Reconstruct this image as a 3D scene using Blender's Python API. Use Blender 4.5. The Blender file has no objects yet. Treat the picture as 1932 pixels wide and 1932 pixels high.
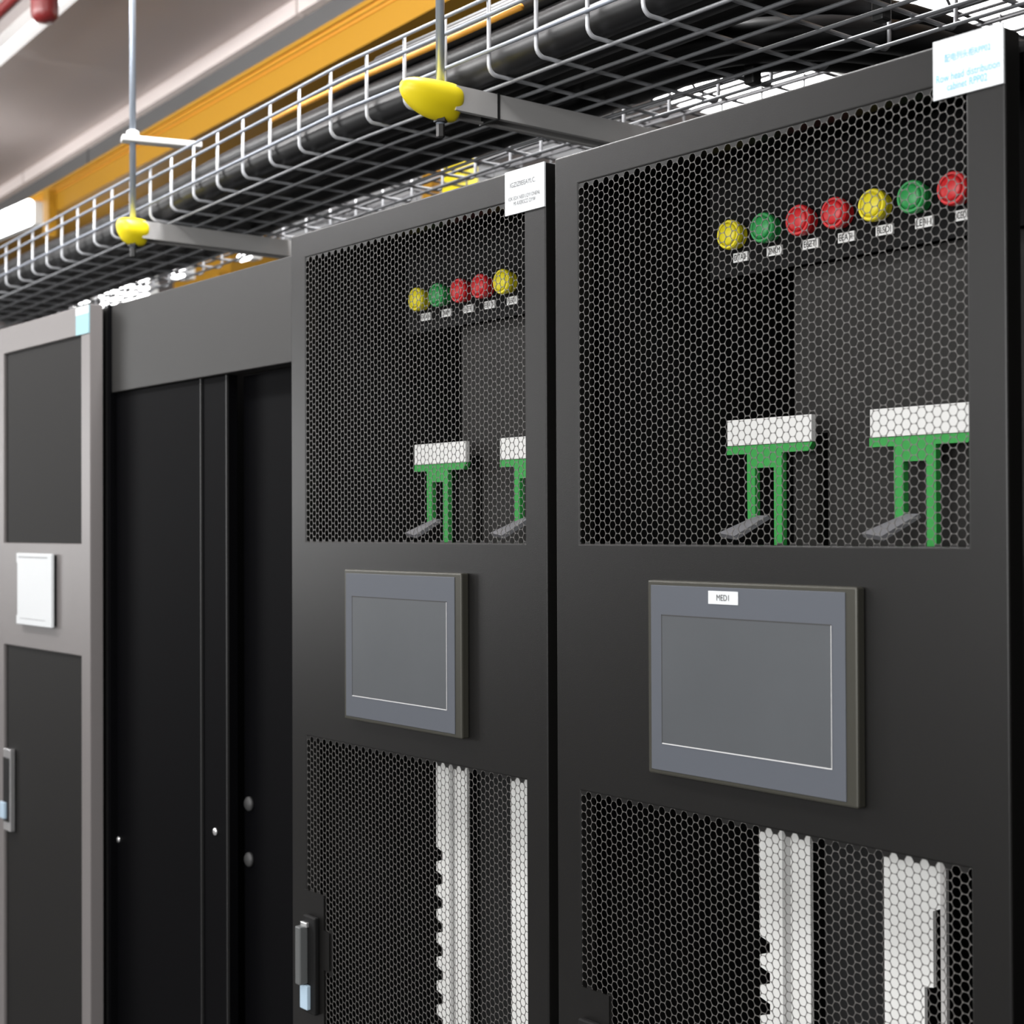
import bpy, math, random
from mathutils import Vector, Matrix
random.seed(7)
C = bpy.context.scene.collection
PI = math.pi

# ------------------------------------------------------------------ materials
def mat(name, col, rough=0.5, metal=0.0, spec=0.5, bump=0.0, bscale=300.0, emit=None, estr=0.0, vary=0.0, vscale=20.0, coat=0.0):
    m = bpy.data.materials.new(name); m.use_nodes = True
    nt = m.node_tree; b = nt.nodes['Principled BSDF']
    b.inputs['Base Color'].default_value = (*col, 1)
    b.inputs['Roughness'].default_value = rough
    b.inputs['Metallic'].default_value = metal
    b.inputs['Specular IOR Level'].default_value = spec
    b.inputs['Coat Weight'].default_value = coat
    if emit:
        b.inputs['Emission Color'].default_value = (*emit, 1); b.inputs['Emission Strength'].default_value = estr
    tc = nt.nodes.new('ShaderNodeTexCoord')
    if bump > 0:
        n = nt.nodes.new('ShaderNodeTexNoise'); n.inputs['Scale'].default_value = bscale; n.inputs['Detail'].default_value = 2
        bp = nt.nodes.new('ShaderNodeBump'); bp.inputs['Strength'].default_value = bump; bp.inputs['Distance'].default_value = 0.001
        nt.links.new(tc.outputs['Object'], n.inputs['Vector']); nt.links.new(n.outputs['Fac'], bp.inputs['Height'])
        nt.links.new(bp.outputs['Normal'], b.inputs['Normal'])
    if vary > 0:
        n2 = nt.nodes.new('ShaderNodeTexNoise'); n2.inputs['Scale'].default_value = vscale; n2.inputs['Detail'].default_value = 3
        r = nt.nodes.new('ShaderNodeMapRange'); r.inputs['To Min'].default_value = 1 - vary; r.inputs['To Max'].default_value = 1 + vary
        mx = nt.nodes.new('ShaderNodeVectorMath'); mx.operation = 'SCALE'; mx.inputs[0].default_value = col
        nt.links.new(tc.outputs['Object'], n2.inputs['Vector']); nt.links.new(n2.outputs['Fac'], r.inputs['Value'])
        nt.links.new(r.outputs['Result'], mx.inputs['Scale']); nt.links.new(mx.outputs['Vector'], b.inputs['Base Color'])
    return m

def fine_mesh_mat():
    # very fine perforated sheet: rows of tiny dark holes in dark metal
    m = bpy.data.materials.new('fine_perforation'); m.use_nodes = True
    nt = m.node_tree; b = nt.nodes['Principled BSDF']
    b.inputs['Roughness'].default_value = 0.6; b.inputs['Specular IOR Level'].default_value = 0.15
    tc = nt.nodes.new('ShaderNodeTexCoord'); sep = nt.nodes.new('ShaderNodeSeparateXYZ')
    nt.links.new(tc.outputs['Object'], sep.inputs['Vector'])
    def wave(sock, freq):
        mu = nt.nodes.new('ShaderNodeMath'); mu.operation = 'MULTIPLY'; mu.inputs[1].default_value = freq
        si = nt.nodes.new('ShaderNodeMath'); si.operation = 'SINE'
        nt.links.new(sock, mu.inputs[0]); nt.links.new(mu.outputs[0], si.inputs[0]); return si.outputs[0]
    a = wave(sep.outputs['X'], 2 * PI / 0.0062); c = wave(sep.outputs['Z'], 2 * PI / 0.0048)
    pr = nt.nodes.new('ShaderNodeMath'); pr.operation = 'MULTIPLY'
    nt.links.new(a, pr.inputs[0]); nt.links.new(c, pr.inputs[1])
    rmp = nt.nodes.new('ShaderNodeValToRGB')
    rmp.color_ramp.elements[0].position = 0.35; rmp.color_ramp.elements[0].color = (0.016, 0.015, 0.014, 1)
    rmp.color_ramp.elements[1].position = 0.75; rmp.color_ramp.elements[1].color = (0.006, 0.006, 0.006, 1)
    mr = nt.nodes.new('ShaderNodeMapRange'); mr.inputs['From Min'].default_value = -1
    nt.links.new(pr.outputs[0], mr.inputs['Value']); nt.links.new(mr.outputs['Result'], rmp.inputs['Fac'])
    nt.links.new(rmp.outputs['Color'], b.inputs['Base Color'])
    return m

M = {}
M['door'] = mat('black_powder_coat', (0.0065, 0.0062, 0.0058), 0.36, spec=0.36, bump=0.12, bscale=900)
M['perf'] = mat('perforated_sheet', (0.10, 0.096, 0.091), 0.36, bump=0.0)  # door coat painted lighter, imitating light caught on the hole edges
M['perf_face'] = M['door']
M['shell'] = mat('cabinet_black', (0.006, 0.006, 0.006), 0.6, spec=0.25)
M['inside'] = mat('cabinet_inside_black', (0.004, 0.004, 0.004), 0.7, spec=0.1)
M['plate'] = mat('mounting_plate_dark', (0.013, 0.0123, 0.0113), 0.6, spec=0.2, bump=0.1, bscale=600)
M['bay_head'] = mat('bay_header_grey', (0.021, 0.0205, 0.0195), 0.48, spec=0.3, bump=0.1, bscale=800)
M['bay'] = mat('bay_black', (0.002, 0.002, 0.0025), 0.6, spec=0.04)
M['seam'] = mat('seam_dark_grey', (0.016, 0.016, 0.016), 0.5)
M['ldoor'] = mat('left_door_grey', (0.165, 0.153, 0.150), 0.38, spec=0.5, bump=0.1, bscale=900)
M['lmesh'] = fine_mesh_mat()
M['white'] = mat('white_plastic', (0.62, 0.62, 0.605), 0.5)
M['duct'] = mat('white_pvc_duct', (0.74, 0.74, 0.72), 0.5)
M['card'] = mat('white_card', (0.58, 0.60, 0.61), 0.55)
M['cyan'] = mat('cyan_ink', (0.15, 0.48, 0.60), 0.6)
M['paleblue'] = mat('pale_blue_card', (0.24, 0.42, 0.46), 0.5)
M['ink'] = mat('dark_ink', (0.03, 0.03, 0.03), 0.7)
M['greyink'] = mat('grey_ink', (0.16, 0.165, 0.17), 0.7)
M['faint'] = mat('faint_grey_ink', (0.70, 0.72, 0.73), 0.6)
M['yellow_lamp'] = mat('yellow_lens', (0.70, 0.60, 0.015), 0.4)
M['green_lamp'] = mat('green_lens', (0.02, 0.26, 0.06), 0.4)
M['red_lamp'] = mat('red_lens', (0.52, 0.014, 0.018), 0.4)
M['green'] = mat('green_plastic', (0.030, 0.255, 0.050), 0.5, spec=0.25)
M['lever'] = mat('grey_lever', (0.14, 0.14, 0.15), 0.5, bump=0.4, bscale=500)
M['frame'] = mat('olive_grey_frame', (0.045, 0.0435, 0.0345), 0.38, metal=0.3)
M['bezel'] = mat('grey_bezel', (0.076, 0.083, 0.098), 0.5, spec=0.3)
M['screen'] = mat('grey_screen', (0.066, 0.071, 0.077), 0.42, spec=0.35, vary=0.12, vscale=7)
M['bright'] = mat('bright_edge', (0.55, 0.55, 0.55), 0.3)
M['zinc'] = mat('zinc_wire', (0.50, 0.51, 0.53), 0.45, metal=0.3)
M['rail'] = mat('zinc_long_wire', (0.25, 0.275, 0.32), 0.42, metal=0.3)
M['bottom_rail'] = mat('zinc_bottom_wire', (0.20, 0.205, 0.215), 0.42, metal=0.3)  # same zinc darkened: shade on unlit wires put into the colour
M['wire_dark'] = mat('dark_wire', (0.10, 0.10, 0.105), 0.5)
M['groove'] = mat('duct_groove_grey', (0.36, 0.36, 0.35), 0.5)
M['strut'] = mat('galvanised_strut', (0.50, 0.49, 0.48), 0.5, metal=0.2)
M['rod'] = mat('zinc_rod', (0.34, 0.38, 0.44), 0.32, metal=0.6)
M['cap'] = mat('yellow_cap', (0.80, 0.64, 0.01), 0.4)
M['cable'] = mat('black_cable', (0.011, 0.011, 0.0115), 0.40, spec=0.35, bump=0.15, bscale=120)
M['tie'] = mat('black_tie', (0.01, 0.01, 0.01), 0.5)
M['orange'] = mat('orange_raceway', (0.345, 0.172, 0.0135), 0.5, spec=0.15)
M['orange_dark'] = mat('orange_raceway_groove', (0.55, 0.22, 0.008), 0.5)
M['orange_cable'] = mat('orange_cable', (0.80, 0.36, 0.04), 0.5)
M['ceiling'] = mat('ceiling_paint', (0.62, 0.555, 0.54), 0.8, vary=0.05, vscale=1.2)
M['soffit'] = mat('soffit_grey', (0.125, 0.125, 0.126), 0.7, vary=0.15, vscale=1.0)
M['trim'] = mat('pale_trim', (0.92, 0.83, 0.80), 0.6)
M['wall'] = mat('wall_paint', (0.30, 0.30, 0.30), 0.8)
M['wall_dark'] = mat('wall_dark_paint', (0.10, 0.10, 0.10), 0.8)
M['wall_white'] = mat('wall_white_paint', (0.75, 0.74, 0.73), 0.8)
M['floor'] = mat('floor_tile', (0.14, 0.14, 0.14), 0.5, vary=0.1, vscale=3)
M['red'] = mat('red_pipe_paint', (0.13, 0.010, 0.010), 0.4)
M['light'] = mat('light_diffuser', (0.9, 0.9, 0.9), 0.5, emit=(1, 1, 1), estr=9.0)
M['light_soft'] = mat('light_diffuser_soft', (0.9, 0.9, 0.9), 0.5, emit=(1, 0.97, 0.96), estr=0.6)
M['light_dim'] = mat('light_diffuser_dim', (0.75, 0.75, 0.77), 0.5, emit=(0.97, 0.98, 1), estr=0.26)  # soft glow added to brighten the pale ceiling panels
M['tile'] = mat('white_duct_sheet', (0.62, 0.62, 0.64), 0.6)
M['chrome'] = mat('chrome', (0.75, 0.75, 0.75), 0.25, metal=0.8)
M['knob'] = mat('dull_knob', (0.045, 0.045, 0.045), 0.5)
M['lock'] = mat('pale_blue_lock', (0.42, 0.55, 0.66), 0.35)
M['handle'] = mat('handle_grey', (0.10, 0.105, 0.105), 0.4)

# ------------------------------------------------------------------ mesh building
class MB:
    def __init__(s): s.v = []; s.f = []; s.mi = []
    def add(s, vs, fs, mi=0):
        n = len(s.v); s.v += [tuple(p) for p in vs]; s.f += [tuple(i + n for i in f) for f in fs]; s.mi += [mi] * len(fs); return s
    def box(s, x0, x1, y0, y1, z0, z1, mi=0):
        vs = [(x, y, z) for x in (x0, x1) for y in (y0, y1) for z in (z0, z1)]
        return s.add(vs, [(0, 1, 3, 2), (4, 6, 7, 5), (0, 4, 5, 1), (2, 3, 7, 6), (0, 2, 6, 4), (1, 5, 7, 3)], mi)
    def prism(s, pts, y0, y1, mi=0):          # polygon in XZ (counter-clockwise seen from the front), extruded in Y
        n = len(pts)
        vs = [(x, y0, z) for x, z in pts] + [(x, y1, z) for x, z in pts]
        fs = [tuple(range(n)), tuple(range(2 * n - 1, n - 1, -1))] + [(i, i + n, (i + 1) % n + n, (i + 1) % n) for i in range(n)]
        return s.add(vs, fs, mi)
    def tube(s, pts, r, n=8, cap=True, mi=0):
        pts = [Vector(p) for p in pts]; vs = []; fs = []
        up = None
        for i, p in enumerate(pts):
            if i == 0: d = pts[1] - p
            elif i == len(pts) - 1: d = p - pts[-2]
            else: d = (pts[i + 1] - p).normalized() + (p - pts[i - 1]).normalized()
            d.normalize()
            if up is None:
                up = Vector((0, 0, 1)) if abs(d.z) < 0.9 else Vector((0, 1, 0))
            a = d.cross(up).normalized(); b = a.cross(d).normalized(); up = b
            rr = r[i] if isinstance(r, (list, tuple)) else r
            for k in range(n):
                t = 2 * PI * k / n
                vs.append(p + a * (rr * math.cos(t)) + b * (rr * math.sin(t)))
        for i in range(len(pts) - 1):
            for k in range(n):
                fs.append((i * n + k, i * n + (k + 1) % n, (i + 1) * n + (k + 1) % n, (i + 1) * n + k))
        if cap:
            fs.append(tuple(range(n - 1, -1, -1))); m = (len(pts) - 1) * n; fs.append(tuple(range(m, m + n)))
        return s.add(vs, fs, mi)
    def lathe(s, prof, c, axis='y', n=28, mi=0):   # prof: (radius, offset along axis)
        vs = []; fs = []
        for r, h in prof:
            for k in range(n):
                t = 2 * PI * k / n; a, b = r * math.cos(t), r * math.sin(t)
                vs.append((c[0] + a, c[1] + h, c[2] + b) if axis == 'y' else (c[0] + a, c[1] + b, c[2] + h))
        for i in range(len(prof) - 1):
            for k in range(n):
                fs.append((i * n + k, i * n + (k + 1) % n, (i + 1) * n + (k + 1) % n, (i + 1) * n + k))
        fs.append(tuple(range(n))); m = (len(prof) - 1) * n; fs.append(tuple(range(m, m + n)))
        return s.add(vs, fs, mi)
    def build(s, name, m, parent=None, smooth=False, bevel=0.0, solid=0.0, seg=2):
        off = Vector((0, 0, 0)); q = parent
        while q: off += q.location; q = q.parent
        me = bpy.data.meshes.new(name)
        base = off if parent else Vector(s.v[0]) * 0
        me.from_pydata([tuple(Vector(p) - base) for p in s.v], [], s.f)
        ms = m if isinstance(m, (list, tuple)) else [m]
        for k in ms: me.materials.append(k)
        me.polygons.foreach_set('material_index', s.mi)
        if smooth: me.polygons.foreach_set('use_smooth', [True] * len(me.polygons))
        me.update()
        import bmesh
        if len(me.polygons) < 20000:
            bm = bmesh.new(); bm.from_mesh(me); bmesh.ops.recalc_face_normals(bm, faces=bm.faces); bm.to_mesh(me); bm.free()
        o = bpy.data.objects.new(name, me); C.objects.link(o)
        if parent: o.parent = parent
        if solid:
            md = o.modifiers.new('solid', 'SOLIDIFY'); md.thickness = solid; md.offset = -1
        if bevel:
            md = o.modifiers.new('bevel', 'BEVEL'); md.width = bevel; md.segments = seg; md.limit_method = 'ANGLE'; md.angle_limit = 0.6
        return o

def thing(name, label, cat, loc=(0, 0, 0), group=None):
    o = bpy.data.objects.new(name, None); C.objects.link(o); o.location = loc
    o.empty_display_size = 0.1
    return tag(o, label, cat, group)
def tag(o, label, cat, group=None):
    o['label'] = label; o['category'] = cat
    if group: o['group'] = group
    return o
def struct(o): o['kind'] = 'structure'; return o
def lab(o, label): o['label'] = label; return o
def copy_tree(o, parent=None):
    c = o.copy(); C.objects.link(c); c.parent = parent
    for ch in list(o.children): copy_tree(ch, c)
    return c

def lettering(name, s, x0, x1, z0, z1, y, m, parent):
    cu = bpy.data.curves.new('t', 'FONT'); cu.body = s; cu.size = 1.0; cu.resolution_u = 3
    to = bpy.data.objects.new('t', cu); C.objects.link(to)
    bpy.context.view_layer.update()
    me = bpy.data.meshes.new_from_object(to.evaluated_get(bpy.context.evaluated_depsgraph_get()))
    vs = [v.co.copy() for v in me.vertices]; fs = [tuple(p.vertices) for p in me.polygons]
    bpy.data.objects.remove(to); bpy.data.curves.remove(cu); bpy.data.meshes.remove(me)
    ax = min(v.x for v in vs); bx = max(v.x for v in vs); ay = min(v.y for v in vs); by = max(v.y for v in vs)
    b = MB()
    b.add([(x0 + (v.x - ax) / (bx - ax) * (x1 - x0), y, z0 + (v.y - ay) / (by - ay) * (z1 - z0)) for v in vs], fs)
    return b.build(name, m, parent)

# hexagonal perforated sheet, flush in the XZ plane at depth y, holes between z0 and z1
def hex_sheet(x0, x1, z0, z1, y, p=0.00975, t=0.0007, gap=0.482, skip=None):
    b = MB(); dx = p * math.sqrt(3) / 2; R = p / math.sqrt(3)
    ncol = int(math.ceil((x1 - x0) / dx)) + 2; nrow = int((z1 - z0) / p + 1e-6)
    hi = gap * p; rr = hi / math.cos(math.radians(19)) * 0.985
    oc = [(R * math.cos(k * PI / 3), R * math.sin(k * PI / 3)) for k in range(6)]
    ic = []
    for k in range(6):
        for d in (-11, 11):
            a = k * PI / 3 + math.radians(d); ic.append((rr * math.cos(a), rr * math.sin(a)))
    vs = []; fs = []; mi = []
    for c in range(ncol):
        cx = x0 + dx * (c - 0.55); odd = c % 2
        for r in range(-1, nrow + 2):
            cz = z1 - p * (r + 0.5) - (p * 0.5 if odd else 0)
            n = len(vs)
            hole = 0 <= r and cz - p * 0.5 >= z0 - p * 0.3
            if skip and skip(cx, cz): hole = False
            vs += [(cx + a, y, cz + e) for a, e in oc]
            if not hole:
                fs.append(tuple(range(n, n + 6))); mi.append(1); continue
            vs += [(cx + a, y, cz + e) for a, e in ic]; vs += [(cx + a, y + t, cz + e) for a, e in ic]
            for k in range(6):
                k2 = (k + 1) % 6
                fs.append((n + k, n + k2, n + 6 + 2 * k2, n + 6 + 2 * k + 1)); mi.append(0)
                fs.append((n + k, n + 6 + 2 * k + 1, n + 6 + 2 * k)); mi.append(0)
            for k in range(12):
                k2 = (k + 1) % 12
                fs.append((n + 6 + k, n + 6 + k2, n + 18 + k2, n + 18 + k)); mi.append(0)
    b.v = vs; b.f = fs; b.mi = mi
    return b

# flat sheet with rectangular openings (grid), front face at y
def sheet(xs, zs, holes, y):
    b = MB(); nx, nz = len(xs), len(zs)
    b.v = [(x, y, z) for x in xs for z in zs]
    for i in range(nx - 1):
        for j in range(nz - 1):
            if (i, j) in holes: continue
            b.f.append((i * nz + j, (i + 1) * nz + j, (i + 1) * nz + j + 1, i * nz + j + 1)); b.mi.append(0)
    return b

# ------------------------------------------------------------------ distribution cabinets
WX0, WX1 = 0.0418, 0.5598
ZT, ZM1, ZM0, ZL1, ZL0 = 2.0, 1.9627, 1.5413, 1.2532, 0.62
def make_cabinet(x, W=.6, s0=.1655, s1=.4465):
    WX1 = W - .0402
    t = thing('distribution_cabinet', '', 'cabinet', (x + 0.3, 0.45, 0.0), 'row head distribution cabinets')
    X = lambda a: x + a
    b = MB(); b.box(X(-.0075), X(.002), .034, .95, 0, 1.995); b.build('side_panel', M['shell'], t)
    b = MB(); b.box(X(W - .002), X(W + .0075), .034, .95, 0, 1.995); b.build('side_panel', M['shell'], t)
    b = MB(); b.box(X(.002), X(W - .002), .034, .95, 1.985, 1.995); b.build('top_panel', M['shell'], t)
    b = MB(); b.box(X(.002), X(W - .002), .90, .95, 0, 1.985); b.build('back_panel', M['inside'], t)
    b = MB(); b.box(X(.002), X(W - .002), .034, .90, 0, .05); b.build('plinth', M['shell'], t)
    d = sheet([X(0), X(WX0), X(WX1), X(W)], [.05, ZL0, ZL1, ZM0, ZM1, ZT], {(1, 1), (1, 3)}, 0.0)
    door = d.build('door', M['door'], t, solid=.024, bevel=.0022, seg=3)
    skip = lambda cx, cz: (cx < X(.093) and .70 < cz < 1.028) or (cx < X(.107) and .916 < cz < .978)
    hex_sheet(X(WX0), X(WX1), ZM0, ZM1, .0012).build('perforated_panel', [M['perf'], M['door']], t)
    hex_sheet(X(WX0), X(WX1), ZL0, ZL1, .0012, skip=skip).build('perforated_panel', [M['perf'], M['door']], t)
    # handle
    hp = MB(); hp.prism([(X(.036), .70), (X(.089), .70), (X(.089), .918), (X(.103), .920), (X(.103), .974), (X(.089), .976), (X(.089), 1.026), (X(.036), 1.026)], -.0012, .0011)
    h = hp.build('handle_plate', M['door'], t)
    q = MB(); q.box(X(.045), X(.0775), -.0095, -.0012, .850, .992); q.build('handle_housing', M['shell'], h, bevel=.002)
    q = MB(); q.prism([(X(.046), .893), (X(.060), .893), (X(.060), .978), (X(.046), .978)], -.024, -.0095); q.build('handle_lever', M['handle'], h, bevel=.002)
    q = MB(); q.box(X(.046), X(.0625), -.0145, -.0095, .976, .983); q.build('lever_pivot', M['chrome'], h, bevel=.001)
    q = MB(); q.box(X(.0465), X(.0665), -.0160, -.0095, .857, .892); q.build('lock', M['lock'], h, bevel=.001)
    # touch screen
    s = MB(); s.box(X(s0), X(s1), -.0125, 0, 1.2915, 1.5025)
    sc = s.build('touch_screen', M['frame'], t, bevel=.0022)
    s = MB(); s.box(X(s0 + .006), X(s1 - .0135), -.0135, -.0120, 1.2965, 1.4972); s.build('screen_bezel', M['bezel'], sc, bevel=.0005)
    s = MB(); s.box(X(s0 + .023), X(s1 - .030), -.0139, -.0130, 1.3265, 1.4645); s.build('display', M['screen'], sc)
    s = MB(); s.box(X(s0 + .023), X(s1 - .030), -.0142, -.0134, 1.3255, 1.3266); s.box(X(s1 - .0302), X(s1 - .0296), -.0142, -.0134, 1.3255, 1.4645); s.build('display_rim', M['bright'], sc)  # pale strips painted as light on the lower and right edge
    s = MB(); s.box(X(s0 + .0223), X(s1 - .030), -.0141, -.0134, 1.4643, 1.4655); s.box(X(s0 + .0223), X(s0 + .0232), -.0141, -.0134, 1.3262, 1.4655); s.build('display_shadow_gap', M['ink'], sc)  # dark strips painted as shade along the upper and left edge
    # inner panels
    p = MB(); p.box(X(.150), X(W - .003), .108, .112, 1.846, 1.975); p.build('lamp_panel', M['inside'], t)
    p = MB(); p.box(X(.262), X(W - .003), .122, .126, 1.662, 1.846); p.box(X(.3075), X(W - .003), .122, .126, 1.27, 1.662); p.build('mounting_plate', M['plate'], t)  # plate cut back on the left; the dark gap stands in for shade
    # lamps and tags
    cols = ['yellow', 'green', 'red', 'red', 'yellow', 'green', 'red']
    lx = [.1925, .2420, .2925, .3400, .3885, .4365, .4835]
    txt = ['DTA0', 'ZNKM', 'E6ZTI', 'EEATI', 'FLSDI', 'LEP11', 'CEDD1']
    for k in range(7 if W > .59 else 5):
        c = (X(lx[k]), .108, 1.8912); r = .0168
        q = MB(); q.lathe([(r * .86, 0), (r * .86, -.010), (r, -.010), (r, -.0155), (r * .93, -.0175), (r * .80, -.0175), (r * .78, -.0155), (0.001, -.0150)], c, n=32)
        l = q.build('indicator_lamp', M[cols[k] + '_lamp'], t, smooth=False); lab(l, cols[k] + ' round indicator lamp')
        q = MB(); q.lathe([(r * .74, -.0150), (r * .74, -.0178), (r * .60, -.0195), (.001, -.0203)], c, n=32); q.build('lens', M[cols[k] + '_lamp'], l, smooth=True)
        w = .0105
        q = MB(); q.box(X(lx[k] + .0058 - w), X(lx[k] + .0058 + w), .1055, .108, 1.8610, 1.8716)
        g = q.build('lamp_tag', M['white'], t)
        lettering('lettering', txt[k], X(lx[k] + .0058 - w * .8), X(lx[k] + .0058 + w * .8), 1.8630, 1.8697, .1050, M['ink'], g)
    # green switches with white label block and grey lever
    for x0 in (.1905, .3860):
        q = MB(); y0, y1 = .092, .100
        q.prism([(X(x0 - .002), 1.6415), (X(x0 + .028), 1.6415), (X(x0 + .028), 1.600), (X(x0 + .0285), 1.566), (X(x0 + .0395), 1.566), (X(x0 + .0395), 1.6255), (X(x0 + .0665), 1.6255), (X(x0 + .0665), 1.528), (X(x0 + .0775), 1.528), (X(x0 + .0775), 1.6415), (X(x0 + .114), 1.6415), (X(x0 + .120), 1.6510), (X(x0 - .002), 1.6510)], y0, y1)
        q.box(X(x0 + .034), X(x0 + .060), .100, .122, 1.628, 1.640); sw = q.build('isolator_switch', M['green'], t); lab(sw, 'green fork-shaped switch with white top block')
        q = MB(); q.box(X(x0), X(x0 + .1195), y0 - .001, y0 + .006, 1.6515, 1.6803); q.build('label_block', M['white'], sw)
        q = MB(); q.add([(X(x0 + .004), .070, 1.5535), (X(x0 + .028), .070, 1.5500), (X(x0 + .056), .094, 1.5728), (X(x0 + .040), .094, 1.5728),
                         (X(x0 + .004), .074, 1.5490), (X(x0 + .028), .074, 1.5455), (X(x0 + .056), .098, 1.5690), (X(x0 + .040), .098, 1.5690)],
                        [(0, 1, 2, 3), (7, 6, 5, 4), (0, 4, 5, 1), (1, 5, 6, 2), (2, 6, 7, 3), (3, 7, 4, 0)]); q.build('lever', M['lever'], sw)
    q = MB(); q.box(X(.268), X(.300), .112, .122, 1.50, 1.645); q.build('busbar_cover', M['plate'], t)
    # white slotted wiring ducts behind the lower mesh
    def duct(a, e, side, notches, fold=None):
        pts = []; zt, zb = 1.2900, .55
        xa, xe = X(a), X(e)
        if side == 'l':
            pts = [(xe, zb), (xe, zt), (xa, zt)]
            for zc, hh, dp in notches: pts += [(xa, zc + hh), (xa + dp, zc + hh * .55), (xa + dp, zc - hh * .55), (xa, zc - hh)]
            pts += [(xa, zb)]
        else:
            pts = [(xa, zt), (xa, zb), (xe - .0195, zb), (xe - .0195, 1.098), (xe - .009, 1.100), (xe - .009, 1.176), (xe, 1.180), (xe, zt)]
        b = MB(); b.prism(pts[::-1], .103, .108)
        if fold: pass
        return b.build('wiring_duct', M['duct'], t)
    nt = [(1.094 - .034 * k, .0105, .0145) for k in range(15)]
    d1 = duct(.2235, .2950, 'l', nt)
    q = MB(); q.prism([(X(.2565), .55), (X(.2680), .55), (X(.2680), 1.29), (X(.2565), 1.29)], .1026, .1035); q.build('duct_groove', M['groove'], d1)  # flat grey strip painted as the soft shade in the duct fold
    d2 = duct(.3905, .4580, 'r', [])
    q = MB(); q.box(X(.4590), X(.4655), .101, .106, .55, 1.29); q.build('rail', M['strut'], t)
    q = MB(); q.box(X(.300), X(.388), .121, .125, .55, 1.265); q.build('lower_plate', M['shell'], t)
    return t
cabR = make_cabinet(0.0)
cabM = make_cabinet(-.6018, .5853, .1622, .4335)
cabR['label'] = 'near dark cabinet with cyan printed name card and a stickered touch screen'
cabM['label'] = 'middle dark cabinet with grey printed name card, between open dark bay and near cabinet'

def card(cab, x0, x1, z0, z1, y=-.0022):
    b = MB(); b.box(x0, x1, y, 0, z0, z1); return b.build('name_card', M['card'], cab)
c = card(cabR, .5275, .5995, 1.9495, 2.0035)
lab(c, 'white card with cyan lettering')
lettering('lettering', '配电列头柜RPP02', .5400, .5870, 1.9815, 1.9890, -.0026, M['cyan'], c)
lettering('lettering', 'Row head distribution', .5312, .5960, 1.9645, 1.9715, -.0026, M['cyan'], c)
lettering('lettering', 'cabinet RPP02', .5425, .5835, 1.9555, 1.9625, -.0026, M['cyan'], c)
b = MB(); b.prism([(.5330, 1.9870), (.5345, 1.9872), (.5360, 1.9890), (.5360, 1.9920), (.5345, 1.9938), (.5330, 1.9940)], -.0026, -.0023); b.build('faint_emblem', M['faint'], c)
c = card(cabM, -.0905, -.0158, 1.9460, 2.0000)
lab(c, 'white card with grey lettering')
lettering('lettering', 'IGZIZIIEEAYI.C.', -.0800, -.0320, 1.9790, 1.9850, -.0026, M['greyink'], c)
lettering('lettering', 'IOK EDX NEEI LQYI ONENL', -.0830, -.0235, 1.9620, 1.9675, -.0026, M['greyink'], c)
lettering('lettering', 'MI AXEKSCD DYW', -.0735, -.0320, 1.9560, 1.9610, -.0026, M['greyink'], c)
# sticker on the near screen
b = MB(); b.box(.2570, .2982, -.0142, -.0134, 1.4797, 1.4934)
scr = [o for o in cabR.children if o.name.startswith('touch_screen')][0]
st = b.build('sticker', M['card'], scr)
lettering('sticker_lettering', 'MED1', .2690, .2860, 1.4835, 1.4897, -.0146, M['ink'], scr)

# neighbouring cabinet at the right border
t = thing('equipment_cabinet', 'dark cabinet edge at the right border, beyond the near cabinet', 'cabinet', (.92, .45, 0))
b = MB(); b.box(.6145, 1.22, .034, .95, 0, 1.995); b.build('body', M['shell'], t)
b = MB(); b.box(.6195, 1.2195, 0, .024, .05, 2.0); b.build('door', M['door'], t, bevel=.0014)

# ------------------------------------------------------------------ left cabinet
t = thing('server_cabinet', 'light grey framed cabinet with white panel display, at the left border', 'cabinet', (-1.563, .45, 0))
LX0, LX1, LZ = -1.80, -1.3262, 1.9855
b = MB(); b.box(LX0 - .004, LX1 + .001, .034, .95, 0, LZ - .004); b.build('body', M['shell'], t)
d = sheet([LX0, -1.7620, -1.3665, LX1], [.05, .30, 1.3190, 1.5325, 1.9315, LZ], {(1, 1), (1, 3)}, 0.0)
d.build('door', M['ldoor'], t, solid=.026, bevel=.0014)
b = MB(); b.box(-1.765, -1.363, .006, .010, 1.5300, 1.9340); b.build('mesh_panel', M['lmesh'], t)
b = MB(); b.box(-1.765, -1.363, .006, .010, .29, 1.3220); b.build('mesh_panel', M['lmesh'], t)
b = MB(); b.prism([(-1.661, 1.3670), (-1.480, 1.3670), (-1.480, 1.5120), (-1.661, 1.5120), (-1.661, 1.4930), (-1.656, 1.4925), (-1.656, 1.3860), (-1.661, 1.3855)], -.0125, -.0062)
s = b.build('panel_display', M['card'], t, bevel=.0012)
b = MB(); b.box(-1.655, -1.484, -.0062, 0, 1.3700, 1.5090); b.build('display_back', M['shell'], s)
b = MB(); b.box(-1.648, -1.500, -.0130, -.0124, 1.5035, 1.5050); b.box(-1.640, -1.510, -.0130, -.0124, 1.3795, 1.3802); b.build('display_seam', M['greyink'], s)
b = MB(); b.box(-1.7490, -1.7110, -.006, .004, .9320, 1.1020); h = b.build('handle', M['chrome'], t, bevel=.001)
b = MB(); b.box(-1.7470, -1.7170, -.0075, -.0055, .9510, 1.0835); b.build('handle_grip', M['shell'], h)
b = MB(); b.box(-1.7540, -1.7275, -.0130, -.0070, .9570, .9910); b.build('lock', M['lock'], h, bevel=.001)
b = MB(); b.box(-1.3862, -1.3265, -.0022, 0, 1.9310, 1.9842); cd = b.build('name_card', M['paleblue'], t); lab(cd, 'pale blue card with white top strip')
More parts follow.
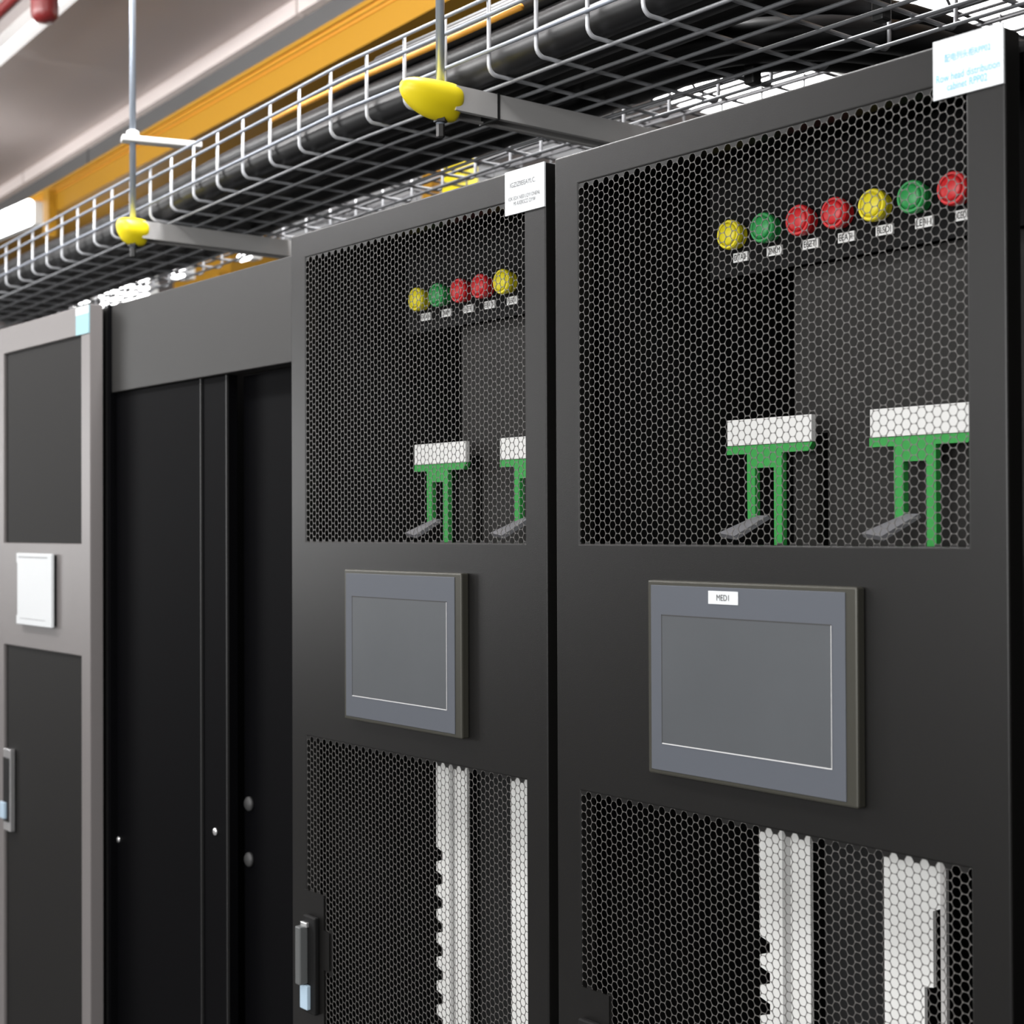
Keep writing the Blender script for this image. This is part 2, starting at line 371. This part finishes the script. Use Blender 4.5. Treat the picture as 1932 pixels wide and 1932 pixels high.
b = MB(); b.box(-1.3862, -1.3265, -.0026, -.0021, 1.9690, 1.9842); b.build('card_top_strip', M['card'], cd)

# ------------------------------------------------------------------ dark bay between left and middle cabinets
t = thing('rack_bay', 'open dark bay with grey header panel, left of the middle cabinet', 'rack', (-.965, .45, 0))
BX0, BX1 = -1.3235, -.6125
b = MB(); b.box(BX0, BX1, .16, .95, 0, 1.985); b.build('body', M['shell'], t)
b = MB(); b.box(BX0, -1.3150, .034, .16, 0, 1.985); b.build('post', M['bay'], t, bevel=.001)
b = MB(); b.box(-1.3150, BX1, .038, .07, 1.8190, 1.985); b.build('header_panel', M['bay_head'], t, bevel=.0015)
b = MB(); b.box(-1.3150, -.9770, .048, .07, .02, 1.8190); p1 = b.build('door_panel', M['bay'], t, bevel=.0012)
b = MB(); b.box(-.9755, -.8900, .050, .07, .02, 1.8190); p2 = b.build('door_panel', M['bay'], t, bevel=.0012)
b = MB(); b.box(-.8880, BX1, .080, .10, .02, 1.8190); p3 = b.build('door_panel', M['bay'], t, bevel=.0012)
for xa, yy in ((-.9790, .0465), (-.8920, .0485)):
    b = MB(); b.box(xa, xa + .003, yy, yy + .004, .02, 1.8190); b.build('seam_strip', M['seam'], t)
b = MB(); b.lathe([(.0055, 0), (.0055, -.002), (.0035, -.0035), (.0005, -.0038)], (-1.306, .048, .974), n=16); b.build('screw', M['chrome'], p1, smooth=True)
b = MB(); b.lathe([(.0065, 0), (.0065, -.002), (.0045, -.0035), (.0005, -.0038)], (-.932, .050, 1.047), n=16); b.build('screw', M['chrome'], p2, smooth=True)
for z in (1.0995, 1.0065):
    b = MB(); b.lathe([(.012, 0), (.012, -.004), (.009, -.007), (.0005, -.008)], (-.868, .080, z), n=24); b.build('knob', M['knob'], p3, smooth=True)

# ------------------------------------------------------------------ wire cable tray
ZB = 2.178                                    # height of the tray's bottom wires
def fy(x):                                    # front side of the tray seen from above (two straight runs, joined)
    return .098 - .0099 * (x + .6) if x > -.6 else .098 + .078 * (-.6 - x)
def slope(x): return -.0099 if x > -.6 else -.078
def off(x, d, h):                             # point at distance d behind the front side
    sl = slope(x); n = math.hypot(1, sl)
    return Vector((x - sl * d / n * (-1 if False else 1), fy(x) + d / n, ZB + h))
TW = .347
t = thing('wire_cable_tray', 'zinc wire basket tray full of black cables, hanging above the cabinets', 'cable tray', (-1.0, .3, ZB))
xs_cross = [-.5408 - .1077 * k for k in range(24, 0, -1)] + [-.5408 + .1 * k for k in range(0, 15)]
RW = .0029
for x in xs_cross:
    pts = []; rc = .013
    prof = [(0, .106), (0, rc)] + [(rc - rc * math.cos(a), rc - rc * math.sin(a)) for a in (.35, .7, 1.05, 1.3)] + [(rc, 0)]
    prof += [(TW - d, h) for d, h in prof[::-1]]
    b = MB(); b.tube([off(x, d, h) for d, h in prof], RW, n=8); b.build('cross_wire', M['zinc'], t, smooth=True)
xs_long = [-3.15, -2.6, -2.2, -1.8, -1.4, -1.0, -.7, -.62, -.58, -.5, -.2, .2, .6, .9]
def run(d, h, r=RW, n=8):
    b = MB(); b.tube([off(x, d, h) for x in xs_long], r, n=n); return b
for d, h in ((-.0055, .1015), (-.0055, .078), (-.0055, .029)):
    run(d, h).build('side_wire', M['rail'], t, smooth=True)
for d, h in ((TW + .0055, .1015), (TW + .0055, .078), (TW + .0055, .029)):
    run(d, h).build('side_wire', M['bottom_rail'], t, smooth=True)  # far side painted darker, as backlit wires
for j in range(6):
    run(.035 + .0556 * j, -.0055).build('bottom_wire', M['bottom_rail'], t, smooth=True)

# second wire tray behind
t = thing('wire_cable_tray', 'second wire tray farther back, seen below the near tray', 'cable tray', (-1.0, .8, 2.30))
def o2(x, d, h): return Vector((x, .66 + d, 2.300 + h))
for k in range(29):
    x = -2.1 + .1 * k
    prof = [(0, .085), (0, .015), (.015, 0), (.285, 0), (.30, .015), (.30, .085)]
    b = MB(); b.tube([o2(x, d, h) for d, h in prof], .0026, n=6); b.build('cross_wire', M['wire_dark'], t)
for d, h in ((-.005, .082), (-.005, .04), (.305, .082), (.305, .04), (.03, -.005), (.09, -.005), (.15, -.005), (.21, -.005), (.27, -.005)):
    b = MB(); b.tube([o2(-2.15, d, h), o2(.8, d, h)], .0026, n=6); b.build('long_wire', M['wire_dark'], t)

# ------------------------------------------------------------------ cables in the tray
def cable(d, h, r, x_from, x_to, bend=None, name='power_cable', m=None, rise=None, lbl='thick black power cable bundled in the near wire tray', grp='black cables in the wire tray'):
    pts = []; x = x_from; ph = 1.0
    step = .07
    def hh(x):
        z = h + .003 * math.sin(x * 5 + ph)
        if rise:
            x0, x1, dz = rise; u = min(1, max(0, (x - x0) / (x1 - x0))); z += dz * u * u * (3 - 2 * u)
        return z
    while x < x_to:
        pts.append(off(x, d + .0025 * math.sin(x * 4 + ph * 2), hh(x))); x += step
    if bend:
        cxx, cyy = bend
        R = cyy - fy(cxx) - d
        for k in range(0, 11):
            a = k / 10 * PI / 2
            pts.append(Vector((cxx + R * math.sin(a), cyy - R * math.cos(a), ZB + hh(x_to))))
        xe = cxx + R
        for yy in (.15, .3, .45): pts.append(Vector((xe, cyy + yy, ZB + hh(x_to) + .004 * yy)))
        pts.append(Vector((xe, cyy + .56, ZB + h - .06))); pts.append(Vector((xe, cyy + .60, ZB + h - .25)))
    b = MB(); b.tube(pts, r, n=14)
    o = b.build(name, m or M['cable'], None, smooth=True)
    return tag(o, lbl, 'cable', grp)
BC = (-.13, .56)
for d, h, r, bend in ((.032, .0275, .0235, 0), (.079, .0265, .0225, 0), (.126, .0275, .0235, 0), (.173, .0265, .0225, 1), (.219, .0255, .0215, 1), (.264, .0265, .0215, 1),
                      (.052, .066, .0190, 0), (.098, .068, .0200, 0), (.148, .068, .0210, 0), (.196, .066, .0190, 1), (.242, .065, .0190, 1)):
    if bend: cable(d, h, r, -3.1, BC[0], BC, lbl='black power cable that bends away over the tray\'s far side above the near cabinet', grp='black cables bending out of the wire tray')
    else: cable(d, h, r, -3.1, .95)
for d, h, r, x0 in ((.046, .100, .0150, -.72), (.082, .104, .0160, -.74), (.125, .106, .0165, -1.0), (.172, .104, .0170, -.9), (.100, .136, .0150, -.66), (.145, .139, .0160, -.70)):
    cable(d, h, r, x0, .95, None, lbl='black cable lying on top of the heap in the near wire tray', grp='black cables on top of the heap')
o = cable(.022, .086, .0045, -.9, -.15, None, 'data_cable', M['orange_cable'], lbl='thin orange cable running through the black cables in the near wire tray', grp=None)

# ------------------------------------------------------------------ hangers: threaded rods, struts, yellow caps
def hanger(x, y, zc, label_rod, label_strut, label_cap, yend, ang, capr, nose=1.0):
    t = thing('hanger_rod', label_rod, 'rod', (x, y, 3.3))
    b = MB(); b.tube([(x, y, zc - .035), (x, y, 3.3)], .0062, n=12); b.build('rod', M['rod'], t, smooth=True)
    b = MB(); b.lathe([(.0095, 0), (.0095, -.010), (.006, -.011), (.006, -.030), (.004, -.032)], (x, y, zc - .022), axis='z', n=6); b.build('nut', M['tie'], t)
    dx, dy = math.sin(ang), math.cos(ang)
    t = thing('support_strut', label_strut, 'strut', (x, y + .2, zc))
    L = yend - y
    def P(u, a, z): return (x + dx * u + dy * a, y + dy * u - dx * a, zc + z)
    w, hgt, th = .0205, .017, .0025
    b = MB()
    for a0, a1, z0, z1 in ((-w, w, hgt - th, hgt), (-w, -w + th, -hgt, hgt - th), (w - th, w, -hgt, hgt - th), (-w + th, -w + .008, -hgt, -hgt + th), (w - .008, w - th, -hgt, -hgt + th)):
        vs = [P(u, a, z) for u in (.012, L) for a in (a0, a1) for z in (z0, z1)]
        b.add(vs, [(0, 1, 3, 2), (4, 6, 7, 5), (0, 4, 5, 1), (2, 3, 7, 6), (0, 2, 6, 4), (1, 5, 7, 3)])
    b.build('channel', M['strut'], t)
    if capr:
        k = MB()
        c = thing('end_cap', label_cap, 'cap', (x, y, zc))
        # rounded shell around the strut end, drooping to a keel below
        secs = [(-.066, .10, .20), (-.060, .50, .55), (-.044, .86, .84), (-.022, 1.0, 1.0), (.004, 1.04, 1.05), (.020, .98, 1.0), (.030, .78, .86)]
        prof = [(-.026, .006), (-.019, .020), (0, .0245), (.019, .020), (.026, .006), (.025, -.008), (.014, -.020), (.006, -.030), (-.006, -.030), (-.014, -.020), (-.025, -.008)]
        n = len(prof); vs = []; fs = []
        for u, sa, sz in secs:
            for a, z in prof: vs.append(P(u * capr * (nose if u < 0 else 1), a * sa * capr, z * sz * capr + (.006 if u < -.05 else .003 if u < -.03 else 0)))
        for i in range(len(secs) - 1):
            for q in range(n): fs.append((i * n + q, i * n + (q + 1) % n, (i + 1) * n + (q + 1) % n, (i + 1) * n + q))
        fs.append(tuple(range(n))); m0 = (len(secs) - 1) * n; fs.append(tuple(range(m0 + n - 1, m0 - 1, -1)))
        k.add(vs, fs); ks = k.build('cap_shell', M['cap'], c, smooth=True); sd = ks.modifiers.new('soft', 'SUBSURF'); sd.levels = 1; sd.render_levels = 2
    return P
P1 = hanger(-.300, .056, 2.150, 'thick zinc threaded rod hanging through the near yellow cap', 'grey channel strut carrying the tray, ending in the near yellow cap',
       'large yellow plastic cap on the near strut end', .75, .03, 1.0)
P2 = hanger(-1.392, .118, 2.150, 'thin zinc threaded rod on the left, passing through a flat clamp bar', 'farther channel strut under the tray, behind the left yellow cap',
       'smaller yellow plastic cap on the farther strut end', .80, .03, 1.0, .50)
b = MB(); b.add([P1(u, a, z) for u, a, z in ((.083, -.0215, -.0185), (.087, -.0215, -.0185), (.083, .0215, -.0185), (.087, .0215, -.0185), (.083, -.0215, .0185), (.087, -.0215, .0185), (.083, .0215, .0185), (.087, .0215, .0185))],
      [(0, 1, 3, 2), (4, 6, 7, 5), (0, 4, 5, 1), (2, 3, 7, 6), (0, 2, 6, 4), (1, 5, 7, 3)])
tag(b.build('cable_tie', M['tie'], None), 'black tie band wrapped around the near strut beside the yellow cap', 'cable tie')
# flat clamp bar on the left rod
t = thing('clamp_bar', 'white flat clamp bar on the left hanger rod, reaching over the tray side', 'bracket', (-1.392, .118, 2.335))
b = MB()
def Q(u, a, z): return (-1.392 + .30 * u + .95 * a, .118 + .95 * u - .30 * a, 2.335 + z)
vs = [Q(u, a, z) for u in (-.022, .135) for a in (-.014, .014) for z in (-.012, 0.0)]
b.add(vs, [(0, 1, 3, 2), (4, 6, 7, 5), (0, 4, 5, 1), (2, 3, 7, 6), (0, 2, 6, 4), (1, 5, 7, 3)]); b.build('bar', M['strut'], t, bevel=.002)
b = MB(); b.lathe([(.0125, 0), (.0125, .010), (.010, .012)], (-1.392, .118, 2.335), axis='z', n=6); b.build('nut', M['white'], t)
# black clips on the tray
for x, d, lb in ((-.02, .285, 'black plastic clip under the tray bottom above the near cabinet'), (.245, .215, 'black plastic clip under the tray at the top edge of the picture')):
    b = MB(); p = off(x, d, 0); b.box(p.x - .009, p.x + .009, p.y - .009, p.y + .009, ZB - .014, ZB + .035); tag(b.build('cable_clip', M['tie'], None, bevel=.003), lb, 'clip')

# ------------------------------------------------------------------ room
TH = .073
def rot(x, y):       # background run direction: slightly turned against the cabinet row
    return x, y
def oriented_box(b, x0, x1, y_at0, dy, z0, z1, mi=0):
    # long box along the run: front side passes y = y_at0 - TH * x
    vs = []
    for x in (x0, x1):
        yb = y_at0 - TH * x
        for y in (yb, yb + dy):
            for z in (z0, z1): vs.append((x, y, z))
    b.add(vs, [(0, 1, 3, 2), (4, 6, 7, 5), (0, 4, 5, 1), (2, 3, 7, 6), (0, 2, 6, 4), (1, 5, 7, 3)], mi)
RX0, RX1, RY0, RY1, RZ = -13.0, 4.5, -3.2, 6.5, 3.30
b = MB(); b.box(RX0, RX1, RY0, RY1, -.1, 0); struct(b.build('floor', M['floor']))
b = MB(); b.box(RX0, RX1, RY0, RY1, RZ, RZ + .1); struct(b.build('ceiling', M['ceiling']))
b = MB(); b.box(RX0, RX1, RY1, RY1 + .1, 0, RZ); struct(b.build('wall_back', M['wall_dark']))
b = MB(); b.box(RX0, RX1, RY0 - .1, RY0, 0, RZ); struct(b.build('wall_front', M['wall']))
b = MB(); b.box(RX0 - .1, RX0, RY0, RY1, 0, RZ); struct(b.build('wall_left', M['wall_white']))
b = MB(); b.box(RX1, RX1 + .1, RY0, RY1, 0, RZ); struct(b.build('wall_right', M['wall']))
b = MB(); oriented_box(b, RX0, RX1, 1.20, .05, 3.15, RZ); struct(b.build('trim_1', M['soffit']))
b = MB()
for k in range(12): oriented_box(b, -12.9 + 1.44 * k, -12.9 + 1.44 * k + 1.425, 1.165, .034, 3.245, RZ)
struct(b.build('trim_2', M['trim']))

# yellow cable raceway behind the tray
t = thing('cable_raceway', 'long orange-yellow cable raceway running behind the near wire tray', 'raceway', (-3, 1.2, 2.9))
b = MB(); oriented_box(b, -9, 2.5, .955, .20, 2.885, 2.985); b.build('channel', M['orange'], t)
b = MB(); oriented_box(b, -9, 2.5, .945, .03, 2.985, 3.0); oriented_box(b, -9, 2.5, .948, .02, 2.968, 2.976); b.build('top_lip', M['orange'], t)
b = MB(); oriented_box(b, -9, 2.5, .951, .02, 2.9775, 2.9835); oriented_box(b, -9, 2.5, .951, .02, 2.9590, 2.9665); b.build('groove', M['orange_dark'], t)
for x in (-4.63,):
    b = MB(); y = .955 - TH * x - .035; b.box(x - .03, x + .03, y, y + .033, 2.78, 2.97); b.build('outlet_drop', M['orange'], t)
# a second one farther back
t = thing('cable_raceway', 'farther orange raceway glimpsed over the grey bay header', 'raceway', (-3, 2.4, 2.6))
b = MB(); b.box(-5.05, -4.5, 2.05, 2.30, 2.56, 2.90); b.build('channel', M['orange'], t)
b = MB(); b.box(-4.60, -4.52, 2.0, 2.05, 2.45, 2.70); b.build('outlet_drop', M['orange'], t)
t = thing('raceway_outlet', 'orange and yellow raceway outlet seen over the middle cabinet top', 'raceway outlet', (-2.5, 1.9, 2.6))
b = MB(); b.box(-2.86, -2.80, 1.9, 1.95, 2.55, RZ); b.build('outlet_drop', M['orange'], t)
b = MB(); b.box(-2.76, -2.62, 1.9, 1.97, 2.62, 2.84); b.build('outlet_spout', M['cap'], t, bevel=.02)

# ceiling light panels, and pale panels with an added glow
def panel(x0, x1, y0, y1, m, label, name='ceiling_light', cat='ceiling light', grp='ceiling light panels behind the cabinets', z=RZ):
    t = thing(name, label, cat, ((x0 + x1) / 2, (y0 + y1) / 2, z), grp)
    b = MB(); b.box(x0 - .02, x1 + .02, y0 - .02, y1 + .02, z - .035, z); b.build('housing', M['white'], t)
    b = MB(); b.box(x0, x1, y0, y1, z - .042, z - .036); b.build('diffuser', m, t)
    return t
panel(-2.80, -2.17, 2.75, 3.45, M['light'], 'glowing ceiling panel seen through the tray above the near cabinet')
panel(-1.95, -.9, 2.2, 3.45, M['light'], 'glowing ceiling panel beside the near name card, at the upper right')
panel(-6.3, -4.1, 2.6, 3.7, M['light_dim'], 'wide dim pale ceiling panel above the middle cabinet, seen through tray wires')
panel(-3.75, -3.15, 2.85, 3.40, M['light_dim'], 'small dim pale ceiling panel over the middle cabinet name card')
def box_lamp(x0, x1, z0, z1, label, y=1.5, rnd=.012, m='light', n=1, stem=True):
    t = thing('box_lamp', label, 'lamp', ((x0 + x1) / 2, y, z1), 'small glowing lamps hanging behind the cabinets')
    xm = (x0 + x1) / 2
    if stem: b = MB(); b.tube([(xm, y + .05, z1 - .01), (xm, y + .05, RZ)], .0022, n=6); b.build('stem', M['wire_dark'], t)
    b = MB(); b.box(x0, x1, y + .03, y + .07, z0 + .01, z1 - .01); b.build('housing', M['white'], t)
    for k in range(n):
        h = (z1 - z0) / n
        b = MB(); b.box(x0, x1, y, y + .03, z0 + h * k + .002, z0 + h * (k + 1) - .002); b.build('diffuser', M[m], t, bevel=rnd)
box_lamp(-4.655, -4.450, 2.462, 2.590, 'left one of two large glowing box lamps over the dark bay\'s left end', n=2)
box_lamp(-4.437, -4.235, 2.452, 2.618, 'right one of two large glowing box lamps over the dark bay\'s left end', n=2)
box_lamp(-3.985, -3.915, 2.530, 2.625, 'narrow upright glowing lamp over the grey bay header', rnd=.014)
box_lamp(-3.465, -3.400, 2.535, 2.595, 'small double glowing lamp near the middle cabinet\'s top left corner', rnd=.012, n=2)
box_lamp(-4.960, -4.800, 2.548, 2.592, 'small glowing lamp above the left cabinet\'s pale blue card', rnd=.012)
box_lamp(-5.30, -4.735, 2.842, 2.955, 'wide glowing lamp under the orange raceway at the left border', y=1.22, rnd=.014, stem=False)

# tube lights and red sprinkler pipe in the upper left corner
for x0, x1, lb in ((-3.92, -2.7, 'white tube light below the ceiling, behind the red sprinkler drop'), (-5.3, -3.96, 'white tube light below the ceiling, cut by the left border')):
    t = thing('tube_light', lb, 'light', ((x0 + x1) / 2, .8, RZ), 'tube lights under the ceiling')
    b = MB(); oriented_box(b, x0, x1, .478, .06, RZ - .05, RZ); b.build('housing', M['strut'], t)
    b = MB(); oriented_box(b, x0 + .01, x1 - .01, .473, .040, RZ - .080, RZ - .05); b.build('diffuser', M['light_soft'], t, bevel=.008)
t = thing('sprinkler_pipe', 'dark red sprinkler pipe under the ceiling, in the upper left corner', 'pipe', (-3, .6, 3.15))
b = MB(); b.tube([(-9, .30 + TH * 9, 3.17), (2, .30 - TH * 2, 3.17)], .018, n=14); b.build('pipe', M['red'], t, smooth=True)
b = MB(); b.lathe([(.001, 0), (.026, .004), (.036, .016), (.038, .03), (.038, .30)], (-2.70, .47, 2.986), axis='z', n=24); b.build('sprinkler_drop', M['red'], t, smooth=True)

# area lamps: aisle luminaires, plus unseen lamps added for fill and uplight
def lamp(x, y, sx, sy, power, col=(1, 1, 1), z=RZ - .06, label=None):
    l = bpy.data.lights.new('aisle_lamp', 'AREA'); l.shape = 'RECTANGLE'; l.size = sx; l.size_y = sy; l.energy = power; l.color = col
    o = bpy.data.objects.new('aisle_lamp', l); C.objects.link(o); o.location = (x, y, z)
    return o
def aim(o, d): o.rotation_euler = Vector(d).to_track_quat('-Z', 'Y').to_euler()
lamp(-4.2, -1.5, 1.2, .6, 25)
lamp(-.7, .10, 1.2, .3, 60)
lamp(1.0, -1.6, 1.2, .6, 45)
aim(lamp(1.2, -3.1, 3.6, 1.2, 110, z=1.9), (0, 1, -.05))  # added fill from the unseen front wall, for doors and inner parts
aim(lamp(-2.6, -3.1, 3.0, 1.0, 22, z=2.35), (0, 1, 0))  # added out of view to brighten reflections in the upper doors
aim(lamp(-7.2, -3.1, 4.6, 1.2, 130, z=1.95), (0, 1, 0))  # added bright band, unseen, reflected in the left doors
aim(lamp(-2.4, -1.1, 3.0, .3, 92, z=3.02), (0, 1, .15))  # added uplight out of view, brightening ceiling, trim and raceway
lamp(-2.2, 2.4, 1.5, .6, 25)
lamp(-6.0, 2.6, 2.0, .6, 50)
w = bpy.data.worlds.new('world'); bpy.context.scene.world = w; w.use_nodes = True
w.node_tree.nodes['Background'].inputs['Color'].default_value = (.5, .5, .5, 1); w.node_tree.nodes['Background'].inputs['Strength'].default_value = .05

# ------------------------------------------------------------------ camera
cam = bpy.data.cameras.new('camera'); co = bpy.data.objects.new('camera', cam); C.objects.link(co)
cam.sensor_width = 36.0; cam.sensor_fit = 'HORIZONTAL'; cam.lens = 2777.22 / 1932 * 36
yaw, pitch, roll = math.radians(50.306186), math.radians(.595126), math.radians(.232294)
R = Matrix.Rotation(yaw, 3, 'Z') @ Matrix.Rotation(pitch, 3, 'X') @ Matrix.Rotation(roll, 3, 'Y')
right, fwd, up = R.col[0], R.col[1], R.col[2]
mw = Matrix((right, up, -fwd)).transposed().to_4x4(); mw.translation = (1.31488, -1.15931, 1.56075)
co.matrix_world = mw
cam.clip_start = .05; cam.clip_end = 60
cam.dof.use_dof = True; cam.dof.focus_distance = 1.75; cam.dof.aperture_fstop = 7.0
bpy.context.scene.camera = co
vs = bpy.context.scene.view_settings
vs.view_transform = 'Standard'; vs.look = 'None'; vs.exposure = 0.0; vs.gamma = 1.0; vs.use_curve_mapping = False
